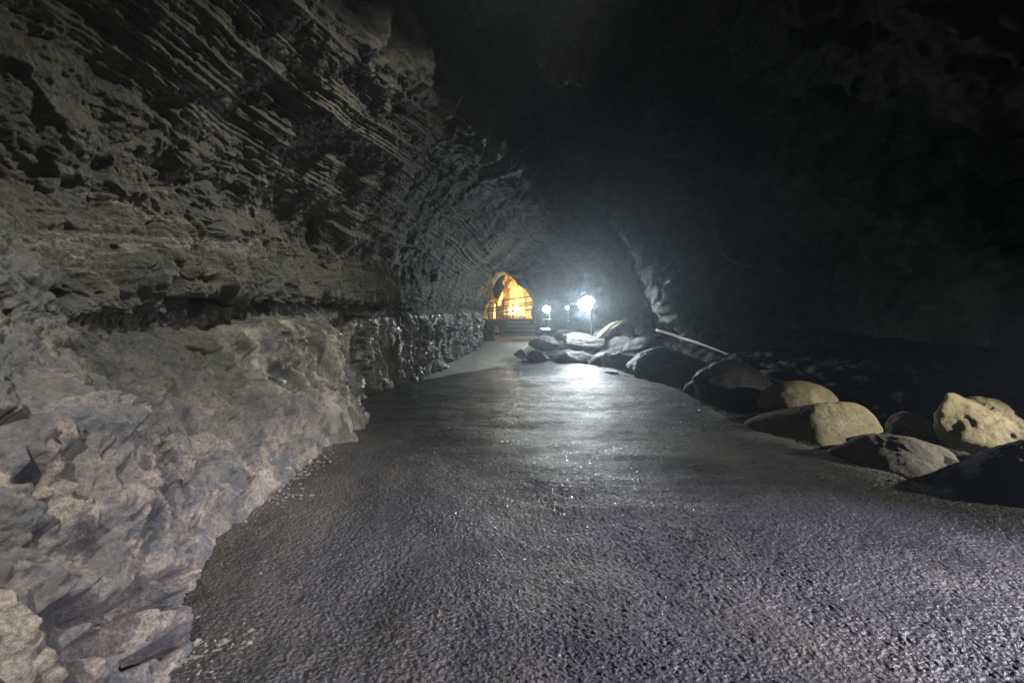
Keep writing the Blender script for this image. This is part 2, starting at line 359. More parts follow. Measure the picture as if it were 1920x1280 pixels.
def build_left_wall():
    sd = np.array([s[0] for s in ST]); sp = np.array([s[1] for s in ST])      # (S,13,2)
    nu = 1350
    d = np.concatenate([np.linspace(-3.4, .6, 60)[:-1], np.exp(np.linspace(math.log(.6), math.log(26.5), nu))])
    C = cspline(sd, sp, d)                                                     # (U,13,2)
    seg = [18, 100, 100, 60, 60, 130, 110, 75, 75, 75, 70, 60]
    v = np.concatenate([k + np.linspace(0, 1, n, endpoint=False) for k, n in enumerate(seg)] + [[12.0]])
    # catmull-rom over control index
    k = np.clip(np.floor(v).astype(int), 0, 11); t = (v - k)[None, :, None]
    g = lambda j: C[:, np.clip(j, 0, 12), :]
    p0, p1, p2, p3 = g(k - 1), g(k), g(k + 1), g(k + 2)
    Q = .5 * (2*p1 + (p2-p0)*t + (2*p0-5*p1+4*p2-p3)*t*t + (3*p1-p0-3*p2+p3)*t**3)
    U, V = len(d), len(v)
    B = np.zeros((U, V, 3)); B[..., 0] = Q[..., 0]; B[..., 2] = Q[..., 1]; B[..., 1] = d[:, None]
    N = grid_normals(B)
    if N[200, 150, 0] < 0: N = -N                                              # points into the cave
    # arc length from the base, for bedding coordinates
    s = np.concatenate([np.zeros((U, 1)), np.cumsum(np.linalg.norm(np.diff(Q, axis=1), axis=2), 1)], 1)
    p = B.reshape(-1, 3).astype(np.float32); n = N.reshape(-1, 3); s = s.ravel().astype(np.float32)
    y = p[:, 1]; z = p[:, 2]; vv = np.tile(v, U).astype(np.float32)
    wp = np.stack([fbm(p * 1.4 + 3, 3), fbm(p * 1.4 + 17, 3), fbm(p * 1.4 + 31, 3)], 1) * .22
    ceil = sstep(6.2, 7.3, vv)                                                 # ceiling with bedding
    upper = band(4.8, 5.3, 6.6, 7.4, vv)
    lower = 1 - sstep(3.2, 4.2, vv)
    near = 1 - sstep(2.5, 4.2, y)
    h = .16 * fbm(p * .9, 3)
    # broken blocks
    c1 = cells((p + wp) * np.array([2.2, 2.0, 2.6], np.float32))
    c2 = cells((p + wp * .6) * 6.5)
    crack = np.exp(-((c1[:, 2] - c1[:, 1]) / .07) ** 2)
    fl0 = band(4.7, 5.8, 20, 23, y) * (1 - sstep(3.3, 3.9, vv))
    blocky = (1 - .75 * ceil) * (1 - .6 * band(4.6, 5.6, 12.5, 14, y) * lower)
    c3 = cells((p + wp * .5) * np.array([4.2, 3.4, 4.6], np.float32) + 11)
    crack3 = np.exp(-((c3[:, 2] - c3[:, 1]) / .09) ** 2)
    blocky = blocky * (1 - .5 * band(4.9, 5.6, 7.2, 8, vv))
    h += blocky * ((.11 + .08 * near * lower) * c1[:, 0] - (.04 + .05 * near * lower) * crack * sstep(-.25, .1, fbm(p * 2.2 + 9, 2)) + (.03 + .02 * near * lower) * c3[:, 0] - (.02 + .03 * near * lower) * crack3 * sstep(-.1, .3, fbm(p * 1.7 + 29, 2)))
    iso = 1 - .7 * fl0
    h += iso * (.4 + .6 * blocky) * .045 * c2[:, 0]
    # vertical flutes in the wet lower wall
    fl = band(4.7, 5.8, 20, 23, y) * (1 - sstep(3.3, 3.9, vv))
    q = np.stack([y * 2.3 + wp[:, 0] * 2, z * .55, p[:, 0] * .8], 1)
    h += fl * (.2 * ridged(q, 2) + .06 * ridged(q * 3.1 + 5, 2) + .02 * ridged(q * 8 + 5, 2))
    # fins of the recessed dark band above the notch
    fin = band(3.9, 4.5, 5.8, 6.4, vv) * band(3.6, 4.4, 9.5, 12, y)
    q = np.stack([y * 4.5 + z * 1.8 + wp[:, 1] * 2, z * 1.1 - y * .5, p[:, 0]], 1)
    h += fin * .1 * ridged(q, 2)
    # bedding ledges that run down the passage
    q = np.stack([vv * 3.4 + wp[:, 2] * .7 + .012 * y, y * .13, s * 0 + 2], 1)
    bed = perlin(q) * .7 + .5 * perlin(q * np.array([2.6, 1.5, 1], np.float32) + 7) + .35 * perlin(q * np.array([5.5, 2.5, 1], np.float32) + 3)
    h += (ceil * (1 - .6 * sstep(9.0, 9.8, vv)) * (1 - sstep(19, 23, y)) * .075 + upper * .02) * bed
    # horizontal beds of the near wall
    q = np.stack([y * .35, p[:, 0] * .35, z * 4.2 + wp[:, 2] * 1.6], 1)
    h += (1 - ceil) * (1 - fl) * .03 * fbm(q, 2)
    h *= 1 - .55 * band(2.7, 3.3, 4.6, 5.2, vv)
    h -= .07 * band(3.2, 3.8, 4.1, 4.5, vv) * sstep(3, 4.2, y) * (1 - sstep(10, 14, y))
    # rough hanging edge
    edge = band(8.9, 9.8, 10.6, 11.3, vv)
    h += edge * (.14 * ridged((p + wp) * 1.1, 2) + .02 * c2[:, 0])
    # small relief
    h += iso * (.02 * ridged((p + wp * .4) * 7, 3) + .012 * ridged((p + wp * .3) * np.array([15, 15, 19], np.float32), 2) - .05 * np.maximum(0, .33 - c2[:, 1])) * (1 - .5 * ceil) * (1 - .4 * band(4.9, 5.6, 7.2, 8, vv)) + .012 * fbm(p * 19, 3) + .004 * perlin(p * 60)
    h *= 1 - .6 * sstep(23, 24.5, y)
    h *= np.where(y < 5, .3 + .7 * sstep(-.1, .3, z), 1)
    # open joints and pockets, laid on the wall where the photo shows them
    ang = np.stack([960 + p[:, 0] / np.maximum(y, .3) * F, HOR - (z - H) / np.maximum(y, .3) * F], 1)
    vis = np.where((y > .8) & (vv > .8) & (vv < 7.5))[0]
    wob = .05 * np.stack([fbm(p * 6 + 41, 2), fbm(p * 6 + 51, 2), fbm(p * 6 + 61, 2)], 1)
    def on_wall(px, py):
        e = (ang[vis, 0] - px) ** 2 + (ang[vis, 1] - py) ** 2
        c = vis[e < e.min() + 30]; return p[c[np.argmin(y[c])]].astype(float)
    def joint(a, b, wd, dp):
        m = np.where(np.abs(y - (a[1] + b[1]) / 2) < abs(a[1] - b[1]) / 2 + 3.2 * wd + .1)[0]
        q = p[m] + wob[m] * min(1, wd * 25); ab = b - a; t = np.clip(((q - a) @ ab) / (ab @ ab + 1e-9), 0, 1)
        ds = np.linalg.norm(q - a - t[:, None] * ab, axis=1)
        h[m] -= (dp * np.exp(-(ds / (wd * (.35 + .65 * np.sin(np.pi * np.clip(t, .08, .92))))) ** 4)).astype(h.dtype)
    for pl, wd, dp in (([(150, 1152), (240, 1132), (330, 1125)], .045, .2), ([(205, 1235), (245, 1160)], .07, .22), ([(50, 1262), (115, 1195)], .08, .22),
                       ([(225, 1255), (335, 1190)], .02, .12), ([(30, 870), (75, 930), (110, 965)], .035, .16), ([(240, 860), (292, 892)], .02, .09),
                       ([(95, 875), (60, 800)], .015, .09), ([(0, 1005), (60, 1015)], .025, .12), ([(278, 945), (286, 900)], .012, .07), ([(95, 548), (160, 545)], .06, .2),
                       ([(330, 500), (425, 572)], .03, .1), ([(600, 430), (612, 505)], .07, .14), ([(310, 566), (430, 578), (560, 574), (660, 584), (780, 580)], .06, .16),
                       ([(270, 420), (250, 470)], .03, .09), ([(340, 640), (400, 660)], .02, .06), ([(470, 640), (455, 700)], .02, .06)):
        W = [on_wall(*q) for q in pl]
        for a, b in zip(W[:-1], W[1:]): joint(a, b, wd * 1.35, dp * 1.7)
    rr = np.random.default_rng(12)
    for k in range(110):
        px, py = rr.uniform(0, 620), rr.uniform(180, 1200); a = on_wall(px, py)
        b = a + np.array([.02, rr.normal() * .09, rr.normal() * .13]); sc_ = (.4 + a[1] * .2)
        joint(a, b, rr.uniform(.008, .018) * sc_, rr.uniform(.02, .06) * sc_)
    P = p + n * h[:, None]
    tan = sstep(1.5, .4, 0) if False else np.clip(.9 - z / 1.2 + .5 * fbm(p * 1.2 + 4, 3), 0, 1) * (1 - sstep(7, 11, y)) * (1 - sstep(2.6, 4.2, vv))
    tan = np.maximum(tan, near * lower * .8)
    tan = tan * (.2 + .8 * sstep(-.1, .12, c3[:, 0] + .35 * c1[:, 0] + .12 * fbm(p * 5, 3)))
    olive = np.clip(ceil * (.8 + .3 * fbm(p * .6, 2)) + .45 * upper + .5 * fl * sstep(.2, .7, fbm(p * 1.1 + 8, 3)), 0, 1)
    wet = np.clip(fl * 1.1 + .06 * edge + .12 * upper * sstep(6, 10, y), 0, 1)
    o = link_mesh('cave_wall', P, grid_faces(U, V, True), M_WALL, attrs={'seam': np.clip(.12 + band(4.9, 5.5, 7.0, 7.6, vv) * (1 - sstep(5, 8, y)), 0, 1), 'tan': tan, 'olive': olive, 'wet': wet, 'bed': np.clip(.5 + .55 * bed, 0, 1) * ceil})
    tag(o, 'rough grey limestone wall rising on the left into a bedded sloping ceiling', kind='structure')
build_left_wall()

# ------------------------------------------------------------------ dark chamber on the right: one closed shell
def build_dome():
    nu, nv = 700, 260
    th = np.linspace(0, 2 * math.pi, nu); ph = np.linspace(-.12, math.pi / 2, nv)
    T, A = np.meshgrid(th, ph, indexing='ij')
    r = 1.0
    X = 5 + 11.5 * np.cos(T) * np.cos(A); Y = 9 + 18.5 * np.sin(T) * np.cos(A); Z = 8.4 * np.sin(A)
    B = np.stack([X, Y, Z], -1); N = grid_normals(B)
    if N[0, 50, 0] > 0: N = -N
    p = B.reshape(-1, 3).astype(np.float32)
    wp = np.stack([fbm(p * .4 + 3, 3), fbm(p * .4 + 17, 3), fbm(p * .4 + 31, 3)], 1)
    h = .9 * fbm(p * .22 + 4, 3) + .35 * ridged((p + wp) * .5, 3) + .2 * cells((p + wp) * .8)[:, 0] + .07 * fbm(p * 3, 4)
    P = p + N.reshape(-1, 3) * h[:, None]
    f = grid_faces(nu, nv); c = P[f].mean(1)
    f = f[~((c[:, 0] < 3.2) & (c[:, 1] > 17) & (c[:, 2] < 6)) & ~((c[:, 0] < -2.2) & (c[:, 2] < 5))]      # open behind the wall rock and to the lit chamber
    global DOME; DOME = P
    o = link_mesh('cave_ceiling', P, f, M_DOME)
    tag(o, 'dark domed rock of the large chamber on the right', kind='structure')
build_dome()

# ------------------------------------------------------------------ boulders
import bmesh
_ico = {}
def ico(sub):
    if sub not in _ico:
        bm = bmesh.new(); bmesh.ops.create_icosphere(bm, subdivisions=sub, radius=1)
        bm.verts.ensure_lookup_table()
        v = np.array([q.co[:] for q in bm.verts], np.float32); f = np.array([[q.index for q in t.verts] for t in bm.faces], np.int32)
        bm.free(); _ico[sub] = (v, f)
    return _ico[sub]
def rock_shape(seed, size, sub=5, angular=.4, rough=.06, cuts=()):
    """size = half extents; flattened by random planes, then roughened"""
    r = np.random.default_rng(seed); v, f = ico(sub); v = v.copy()
    for k in range(9):
        d = r.normal(size=3); d /= np.linalg.norm(d); c = 1 - angular * r.uniform(.25, .85)
        v -= np.maximum(0, v @ d - c)[:, None] * d * .93
    for d, c in cuts:
        d = np.array(d, float); d /= np.linalg.norm(d)
        v -= np.maximum(0, v @ d - c)[:, None] * d * .97
    sz = np.array(size); m = sz.mean()
    p = v * sz
    o = r.uniform(0, 50)
    n = v / np.linalg.norm(v, axis=1, keepdims=True)
    h = rough * m * (1.3 * fbm(v * 1.3 + o, 4) + .5 * ridged(v * 3 + o, 3) * (angular + .2)) + rough * m * angular * .8 * cells(v * 2.2 + o)[:, 0]
    h += .012 * m * fbm(v * 14 + o, 3)
    return p + n * h[:, None], f
def rock(name, loc, size, seed, m, label, cat='boulder', rz=0, tilt=(0, 0), sub=5, angular=.4, rough=.06, group=None, cuts=()):
    v, f = rock_shape(seed, size, sub, angular, rough, cuts)
    o = link_mesh(name, v, f, m)
    o.location = loc; o.rotation_euler = (tilt[0], tilt[1], rz)
    return tag(o, label, cat, group)
def hull_rock(name, pix, seed, m, label, cat='boulder', sub=6, soft=16, rough=.05, group=None):
    """an angular rock whose corners are given as (photo x, photo y, depth)"""
    P = np.array([at(*q) for q in pix]); c = P.mean(0); P = P - c
    bm = bmesh.new()
    for q in P: bm.verts.new(q)
    bmesh.ops.convex_hull(bm, input=bm.verts); bm.normal_update()
    v, f = ico(sub); a = np.zeros(len(v))
    for t in bm.faces:
        nrm = np.array(t.normal); dd = float(np.dot(nrm, t.verts[0].co))
        if dd < 0: nrm, dd = -nrm, -dd
        if dd > 1e-4: a += np.maximum(0, v @ nrm / dd) ** soft
    bm.free()
    p = v * (a ** (-1 / soft))[:, None] * 1.04; mm = np.abs(P).mean(); o = seed * 3.1
    h = rough * mm * (1.2 * fbm(p / mm * .7 + o, 4) + .5 * ridged(p / mm * 1.1 + o, 4) + .5 * cells(p / mm * .8 + o)[:, 0]) + .016 * mm * fbm(p / mm * 7 + o, 3)
    ob = link_mesh(name, p + v * h[:, None], f, m); ob.location = c
    return tag(ob, label, cat, group)
def rock_px(name, x0, y0, x1, y1, d, seed, m, label, depth=1.0, **k):
    """a rock that covers about this box of the photo when it stands d metres away"""
    cx, cy = (x0 + x1) / 2, (y0 + y1) / 2
    X, Y, Z = at(cx, cy, d); hx = (x1 - x0) / 2 / F * d * 1.04; hz = (y1 - y0) / 2 / F * d * 1.08
    return rock(name, (X, Y, Z), (hx, hx * depth, hz), seed, m, label, **k)

GB = 'boulders along the right edge of the path'
hull_rock('boulder', [(1382, 794, 6.8), (1445, 768, 6.9), (1533, 757, 6.35), (1541, 843, 5.75), (1592, 750, 6.5), (1642, 774, 6.4), (1660, 815, 6.2), (1640, 838, 5.9), (1425, 818, 6.4), (1600, 760, 7.1), (1480, 765, 7.4)], 11, M_TAN, 'round tan boulder with a bright front and black left flank, behind the flat one', rough=.04, soft=12, group=GB)
rock_px('boulder', 1430, 718, 1562, 800, 7.7, 12, M_TAN, 'smooth brown boulder half lit on its right, just beyond the round tan one', depth=.9, angular=.2, rough=.03, group=GB)
hull_rock('boulder', [(1545, 848, 5.35), (1620, 816, 5.15), (1700, 820, 5.0), (1790, 855, 4.9), (1600, 868, 5.0), (1680, 896, 4.62), (1740, 910, 4.5), (1808, 884, 4.7), (1640, 815, 5.8), (1775, 838, 5.7)], 13, M_GREY, 'long flat boulder lying at the path edge in front of the round tan one', rough=.06, soft=14, group=GB)
rock_px('boulder', 1668, 774, 1750, 832, 7.0, 14, M_GREY, 'small grey boulder in the gap between the round tan and the angular one', depth=.8, angular=.3, rough=.04, group=GB)
hull_rock('boulder', [(1785, 744, 6.3), (1764, 795, 6.1), (1788, 832, 5.95), (1812, 862, 5.9), (1895, 855, 5.75), (1965, 838, 5.7), (1925, 797, 6.2), (1965, 790, 6.6), (1800, 752, 6.9), (1965, 800, 7.3), (1800, 860, 7.0)], 15, M_TAN, 'big angular tan boulder with a pointed top and pitted front', soft=26, rough=.2, group=GB)
hull_rock('boulder', [(1733, 910, 4.35), (1800, 866, 4.4), (1880, 838, 4.3), (1990, 812, 4.3), (2090, 880, 4.2), (1760, 928, 4.15), (1915, 958, 3.8), (1990, 988, 3.6), (2110, 992, 3.6), (1830, 850, 4.9), (2060, 840, 4.9), (1780, 890, 4.7)], 16, M_DARK, 'large dark boulder nearest the camera with its shaded face to the path', rough=.05, soft=14, group=GB)
rock_px('boulder', 1292, 682, 1450, 790, 8.9, 17, M_DARK, 'dark low boulder with a thin lit rim on its left end', depth=.7, angular=.5, rough=.06, group=GB)

GP = 'rocks of the pile under the lamps'  # most of these take the dark stone colour to stand in for shade
pile = [  # box in the photo, depth, material, label, depth factor, angular
(893, 598, 932, 644, 21.5, M_DARK, 'dark boulder with a pale rim at the foot of the left wall', .8, .6),
(932, 597, 952, 630, 23.6, M_GREY, 'upright grey stone left of the steps', .8, .6),
(963, 652, 987, 672, 15.9, M_GREY, 'small flat-topped block at the left tip of the rock pile', .9, .9),
(992, 628, 1046, 658, 16.6, M_DARK, 'smooth rounded pale rock in the rock pile beside the path', .9, .2),
(1003, 611, 1037, 632, 19.0, M_DARK, 'pale rock behind the smooth rounded one, below the second lamp', .9, .4),
(976, 650, 1044, 686, 15.6, M_DARK, 'tilted slab with a bright upper edge at the path corner', .7, .9),
(1042, 616, 1092, 640, 18.2, M_GREY, 'flat bright-topped slab left of the tall lamp pole', .9, .8),
(1036, 622, 1140, 672, 16.3, M_DARK, 'broad ridged rock at the foot of the tall lamp', .8, .8),
(1112, 612, 1165, 642, 17.2, M_DARK, 'low pale rock right of the tall lamp pole', .9, .6),
(991, 594, 1004, 607, 23.5, M_GREY, 'small white block at the right end of the top step', .9, .9),
(998, 590, 1032, 622, 21.5, M_GREY, 'leaning pale rock under the second lamp', .8, .7),
(1130, 630, 1215, 690, 16.4, M_DARK, 'dark boulder in the middle of the pile right of the lamp', .8, .5),
(1040, 652, 1120, 694, 15.6, M_DARK, 'dark blunt boulder at the far edge of the wet asphalt', .7, .5),
(1100, 655, 1150, 690, 15.0, M_DARK, 'dark stone in the notch at the far corner of the asphalt', .8, .5),
(1125, 664, 1152, 684, 13.9, M_GREY, 'small bright-edged stone at the far right corner of the asphalt', .9, .9),
(1180, 658, 1305, 724, 12.6, M_DARK, 'big black boulder at the bend of the right path edge', .7, .4),
(1190, 611, 1204, 627, 17.5, M_GREY, 'little round stone with a crescent of light right of the pile', .9, .2),
(1195, 646, 1268, 688, 14.9, M_DARK, 'dark rock under the pale fallen branch', .8, .6),
]
for i, (x0, y0, x1, y1, d, m, lab, dp, an) in enumerate(pile):
    rock_px('rock', x0, y0 + (3 if 14 < d < 19.5 else 0), x1, y1, d, 100 + i, m, lab, cat='rock', depth=dp, angular=an, rough=.07, sub=5, group=GP if d < 19.5 else None, rz=.3 * (i % 5) - .5)

def scatter():
    r = random.Random(5); k = 0
    while k < 18:
        y = r.uniform(9.5, 15.5); x = edgeR(y) + r.uniform(.35, 2.4) ; sz = r.uniform(.3, .6)
        if abs(x - 2.45) < .7 and abs(y - 17) < .8: continue
        zz = float(ground_height(np.array([[x]]), np.array([[y]]))[0, 0])
        qx = 960 + x / y * F; qy = HOR - (zz + sz * .75 - H) / y * F
        if 1180 < qx < 1420 and qy < 646 + (qx - 1231) * .345: k += 1; continue
        rock('rock', (x, y, zz + sz * .15), (sz * r.uniform(.9, 1.5), sz * r.uniform(.8, 1.2), sz * r.uniform(.6, .95)), 300 + k, M_DARK,
             'dark rock lying half lost among the shadowed rubble right of the path', cat='rock', rz=r.uniform(0, 6), tilt=(r.uniform(-.3, .3), r.uniform(-.3, .3)), sub=4, angular=r.uniform(.5, .9), rough=.07, group='rocks in the shadowed rubble')
        k += 1
scatter()

def gravel():
    r = np.random.default_rng(4); v0, f0 = ico(1); V, Fc = [], []
    for k in range(4200):
        side = r.random() < .6
        y = 1.6 + 13 * r.random() ** 1.7
        x = (edgeL(y) + abs(r.normal()) * .16 - .05) if side else (edgeR(y) - abs(r.normal()) * .22 + .12)
        sz = float(np.clip(r.lognormal(-4.75, .45), .003, .02))
        z = float(gz(np.array([y]))[0]) + sz * .25
        q = v0 * (1 + .35 * r.normal(size=(len(v0), 1))) * np.array([1.2, 1, .7]) * sz
        a = r.uniform(0, 6.3); c_, s_ = math.cos(a), math.sin(a)
        q = np.stack([q[:, 0] * c_ - q[:, 1] * s_, q[:, 0] * s_ + q[:, 1] * c_, q[:, 2]], 1) + np.array([x, y, z])
        Fc.append(f0 + len(v0) * len(V)); V.append(q)
    o = link_mesh('gravel', np.concatenate(V), np.concatenate(Fc), M_GRIT, smooth=False)
    tag(o, 'loose grit and small stones along the edges of the asphalt', kind='stuff')
gravel()

# ------------------------------------------------------------------ tubes
def tube_data(pts, radii, seg=10, cap=True):
    pts = np.array(pts, float); n = len(pts); radii = np.broadcast_to(radii, n)
    tan = np.gradient(pts, axis=0); tan /= np.linalg.norm(tan, axis=1, keepdims=True)
    V = []; ref = np.array([0, 0, 1.0]) if abs(tan[0][2]) < .9 else np.array([1.0, 0, 0])
    for p, t, r in zip(pts, tan, radii):
        a = np.cross(t, ref); a /= np.linalg.norm(a); b = np.cross(t, a)
        for k in range(seg):
            q = 2 * math.pi * k / seg; V.append(p + r * (a * math.cos(q) + b * math.sin(q)))
    Fc = [(i * seg + k, i * seg + (k + 1) % seg, (i + 1) * seg + (k + 1) % seg, (i + 1) * seg + k) for i in range(n - 1) for k in range(seg)]
    if cap: Fc += [tuple(range(seg))[::-1], tuple((n - 1) * seg + k for k in range(seg))]
    return V, Fc
def join(parts):
    V, Fc = [], []
    for v, f in parts:
        o = len(V); V += [tuple(q) for q in v]; Fc += [tuple(i + o for i in t) for t in f]
    return V, Fc
def box_data(cx, cy, cz, sx, sy, sz, rx=0):
    V = []
    for x in (-1, 1):
        for y in (-1, 1):
            for z in (-1, 1):
                yy, zz = y * sy / 2, z * sz / 2
                V.append((cx + x * sx / 2, cy + yy * math.cos(rx) - zz * math.sin(rx), cz + yy * math.sin(rx) + zz * math.cos(rx)))
    return V, [(0,1,3,2),(4,6,7,5),(0,4,5,1),(2,3,7,6),(0,2,6,4),(1,5,7,3)]
def smooth_pts(ctrl, n=40):
    c = np.array(ctrl, float); return cspline(np.linspace(0, 1, len(c)), c, np.linspace(0, 1, n))
def lathe(prof, seg=28):
    V = [(r * math.cos(2*math.pi*k/seg), r * math.sin(2*math.pi*k/seg), z) for r, z in prof for k in range(seg)]
    n = len(prof)
    Fc = [(i*seg+k, i*seg+(k+1)%seg, (i+1)*seg+(k+1)%seg, (i+1)*seg+k) for i in range(n-1) for k in range(seg)]
    return V, Fc + [tuple(range(seg))[::-1], tuple((n-1)*seg+k for k in range(seg))]

# ------------------------------------------------------------------ lamps on poles
def lamp(px, py, d, ybase, rad, bulb, label):
    X, Y, Z = at(px, py, d); zb = H - (ybase - HOR) / F * d
    t = empty('pole_lamp', (X + rad * .9, Y + .12, zb))
    h = Z - zb
    link_mesh('base_plate', *lathe([(.09, -.03), (.09, .0), (.05, .02)]), M_STEEL, t)
    link_mesh('pole', *tube_data([(0, 0, 0), (0, 0, h * .5), (0, 0, h)], .022), M_STEEL, t)
    link_mesh('bracket', *join([box_data(-rad * .9, rad * 1.0 - .09, h, rad * 2.3, .03, .05), box_data(-rad * 2.08, .06, h, .025, .3, .04), box_data(rad * .28, .06, h, .025, .3, .04)]), M_STEEL, t, smooth=False)
    # housing: a shallow dish behind the glass
    prof = [(rad * 1.12 * math.sin(q), -rad * 1.0 * math.cos(q)) for q in np.linspace(.15, 1.75, 14)]
    prof += [(r_ - .012, z_ + .004) for r_, z_ in prof[::-1]]
    V, Fc = lathe(prof)
    hs = link_mesh('housing', [(x - rad * .9, -z - .12, y + h) for x, y, z in V], Fc, M_STEEL, t)
    V, Fc = [], []
    for dy in (rad * .3, -rad * 2.4):
        for k in range(15):
            q = math.pi * (.1 + .8 * k / 14)
            for rr in (rad * 1.14, rad * 1.18): V.append((-rad * .9 + rr * math.cos(q), dy - .12, h + rr * math.sin(q)))
    for k in range(14):
        a0, a1 = 2 * k, 2 * k + 2; b0, b1 = a0 + 30, a1 + 30
        Fc += [(a0, a1, b1, b0), (a0 + 1, b0 + 1, b1 + 1, a1 + 1), (b0, b1, b1 + 1, b0 + 1), (a0, a0 + 1, a1 + 1, a1)]
    link_mesh('added_visor', V, Fc, M_RAIL, t)  # shield added to keep lamp light off the ceiling
    v, f = ico(3)
    link_mesh('glass', v * np.array([rad, rad * .75, rad]) * .93 + np.array([-rad * .9, -.12, h]), f, bulb, t)
    tag(t, label, 'lamp', 'lamps on poles among the rocks')
    return t
lamp(1098, 570, 17.0, 640, .225, M_BULB, 'brightest lamp, on the tall pole above the rock pile')
lamp(1025, 580, 20.5, 598, .125, M_BULB2, 'medium bright lamp on a pole right of the railing')
lamp(1063.5, 577, 23.0, 602, .062, M_BULB2, 'smallest lamp, glowing between the two brighter ones')

# ------------------------------------------------------------------ steps, railing, lit chamber
def build_steps():
    t = empty('staircase', (.35, 24.4, .6))
    tag(t, 'short flight of concrete steps rising into the lit chamber', 'steps')
    for k in range(5):
        z0 = .10 + .19 * k; y0 = .42 * k
        link_mesh('step', *box_data(0, y0 + .26, z0 - .2, 1.5, .5, .4), M_STEP, t, smooth=False)
        link_mesh('tread_light_strip', *box_data(0, y0 + .02, z0 + .018, 1.52, .09, .04), M_TREAD_LIGHT, t, smooth=False)  # pale strip added to paint the light along each tread edge
    link_mesh('landing', *box_data(.0, 3.9, .66, 5.2, 3.6, .36), M_STEP, t, smooth=False)
build_steps()
def build_rail():
    t = empty('railing', (0, 26.6, 1.5))
    tag(t, 'dark metal railing in front of the glowing orange chamber', 'railing')
    P = lambda px, py, d: np.array(at(px, py, d)) - np.array((0, 26.6, 1.5))
    for px, top, d in ((1001, 556, 26.4), (962, 563, 26.7), (930.5, 568, 27.0), (944, 560, 27.6), (917, 571, 27.2)):
        link_mesh('post', *tube_data([P(px, 597, d), P(px, top, d)], .042, 8), M_RAIL, t)
    for line in (((940, 563.5, 27.3), (962, 560.5, 26.7), (998, 555, 26.4)), ((914, 579, 27.2), (930, 577, 27.0), (962, 571.5, 26.7), (1008, 565, 26.3)),
                 ((914, 583, 27.2), (930, 582, 27.0), (962, 575, 26.7), (1003, 570, 26.4)), ((914, 570.5, 27.2), (930, 567, 27.1)), ((940, 587, 27.2), (962, 583, 26.7), (1003, 580, 26.4))):
        link_mesh('rail', *tube_data([P(*q) for q in line], .034, 8), M_RAIL, t)
build_rail()
def build_chamber():
    nu, nv = 360, 220
    a = np.linspace(math.radians(-20), math.radians(200), nu); z = np.linspace(.2, 6.2, nv)
    A, Zz = np.meshgrid(a, z, indexing='ij')
    r = 1 - .25 * sstep(3.5, 6.2, Zz)
    B = np.stack([.5 + 3.6 * np.cos(A) * r, 27.6 + 4.2 * np.sin(A) * r, Zz], -1); N = grid_normals(B)
    if N[180, 100, 1] > 0: N = -N
    p = B.reshape(-1, 3).astype(np.float32)
    q = np.stack([A.ravel() * 7, p[:, 2] * .35, A.ravel() * 0], 1)
    h = .3 * ridged(q, 2) + .12 * ridged(q * np.array([3, 1.4, 1]), 2) + .15 * fbm(p * 1.2, 3) + .03 * fbm(p * 7, 3)
    o = link_mesh('chamber_wall', p + N.reshape(-1, 3) * h[:, None], grid_faces(nu, nv), M_FLOW)
    tag(o, 'glowing ochre flowstone wall of the lit chamber behind the railing', kind='structure')
    def column(px, ytop, ybot, d, r, seed, label, hang=False):
        X, Y, _ = at(px, 600, d); zt = H - (ytop - HOR) / F * d; zb = H - (ybot - HOR) / F * d
        n, sg = 60, 40
        zz = np.linspace(0, 1, n); aa = np.linspace(0, 2 * math.pi, sg, endpoint=False)
        ZZ, AA = np.meshgrid(zz, aa, indexing='ij')
        k = ZZ if hang else 1 - ZZ
        prof = r * (.28 + .72 * k ** .6) * np.clip(np.where(k < .06, k / .06, 1), .05, 1)
        pts = np.stack([np.cos(AA), np.sin(AA), ZZ * 5], -1).reshape(-1, 3)
        R = prof * (1 + .22 * fbm(pts * np.array([2.5, 2.5, .6]) + seed, 3) .reshape(n, sg) + .1 * perlin(pts * np.array([1, 1, 2.2]) + seed).reshape(n, sg))
        V = np.stack([R * np.cos(AA), R * np.sin(AA), zb + (zt - zb) * ZZ], -1).reshape(-1, 3)
        f = [(i*sg+j, i*sg+(j+1)%sg, (i+1)*sg+(j+1)%sg, (i+1)*sg+j) for i in range(n-1) for j in range(sg)]
        f += [tuple(range(sg))[::-1], tuple((n-1)*sg+j for j in range(sg))]
        V[:, 2] -= zb
        o = link_mesh('stalagmite' if not hang else 'stalactite', V, f, M_FLOW); o.location = (X, Y, zb)
        tag(o, label, 'dripstone')
    column(958, 522, 590, 29.6, .62, 3, 'tall knobbly bright stalagmite in the middle of the lit chamber')
    column(973, 530, 592, 29.9, .36, 8, 'slim stalagmite standing right of the tall bright one in the lit chamber')
    column(924, 545, 597, 29.0, .22, 21, 'thin stalagmite at the left end of the lit chamber')
    column(934, 518, 574, 28.6, .36, 33, 'brown stalactite hanging left of the tall bright stalagmite', True)
build_chamber()

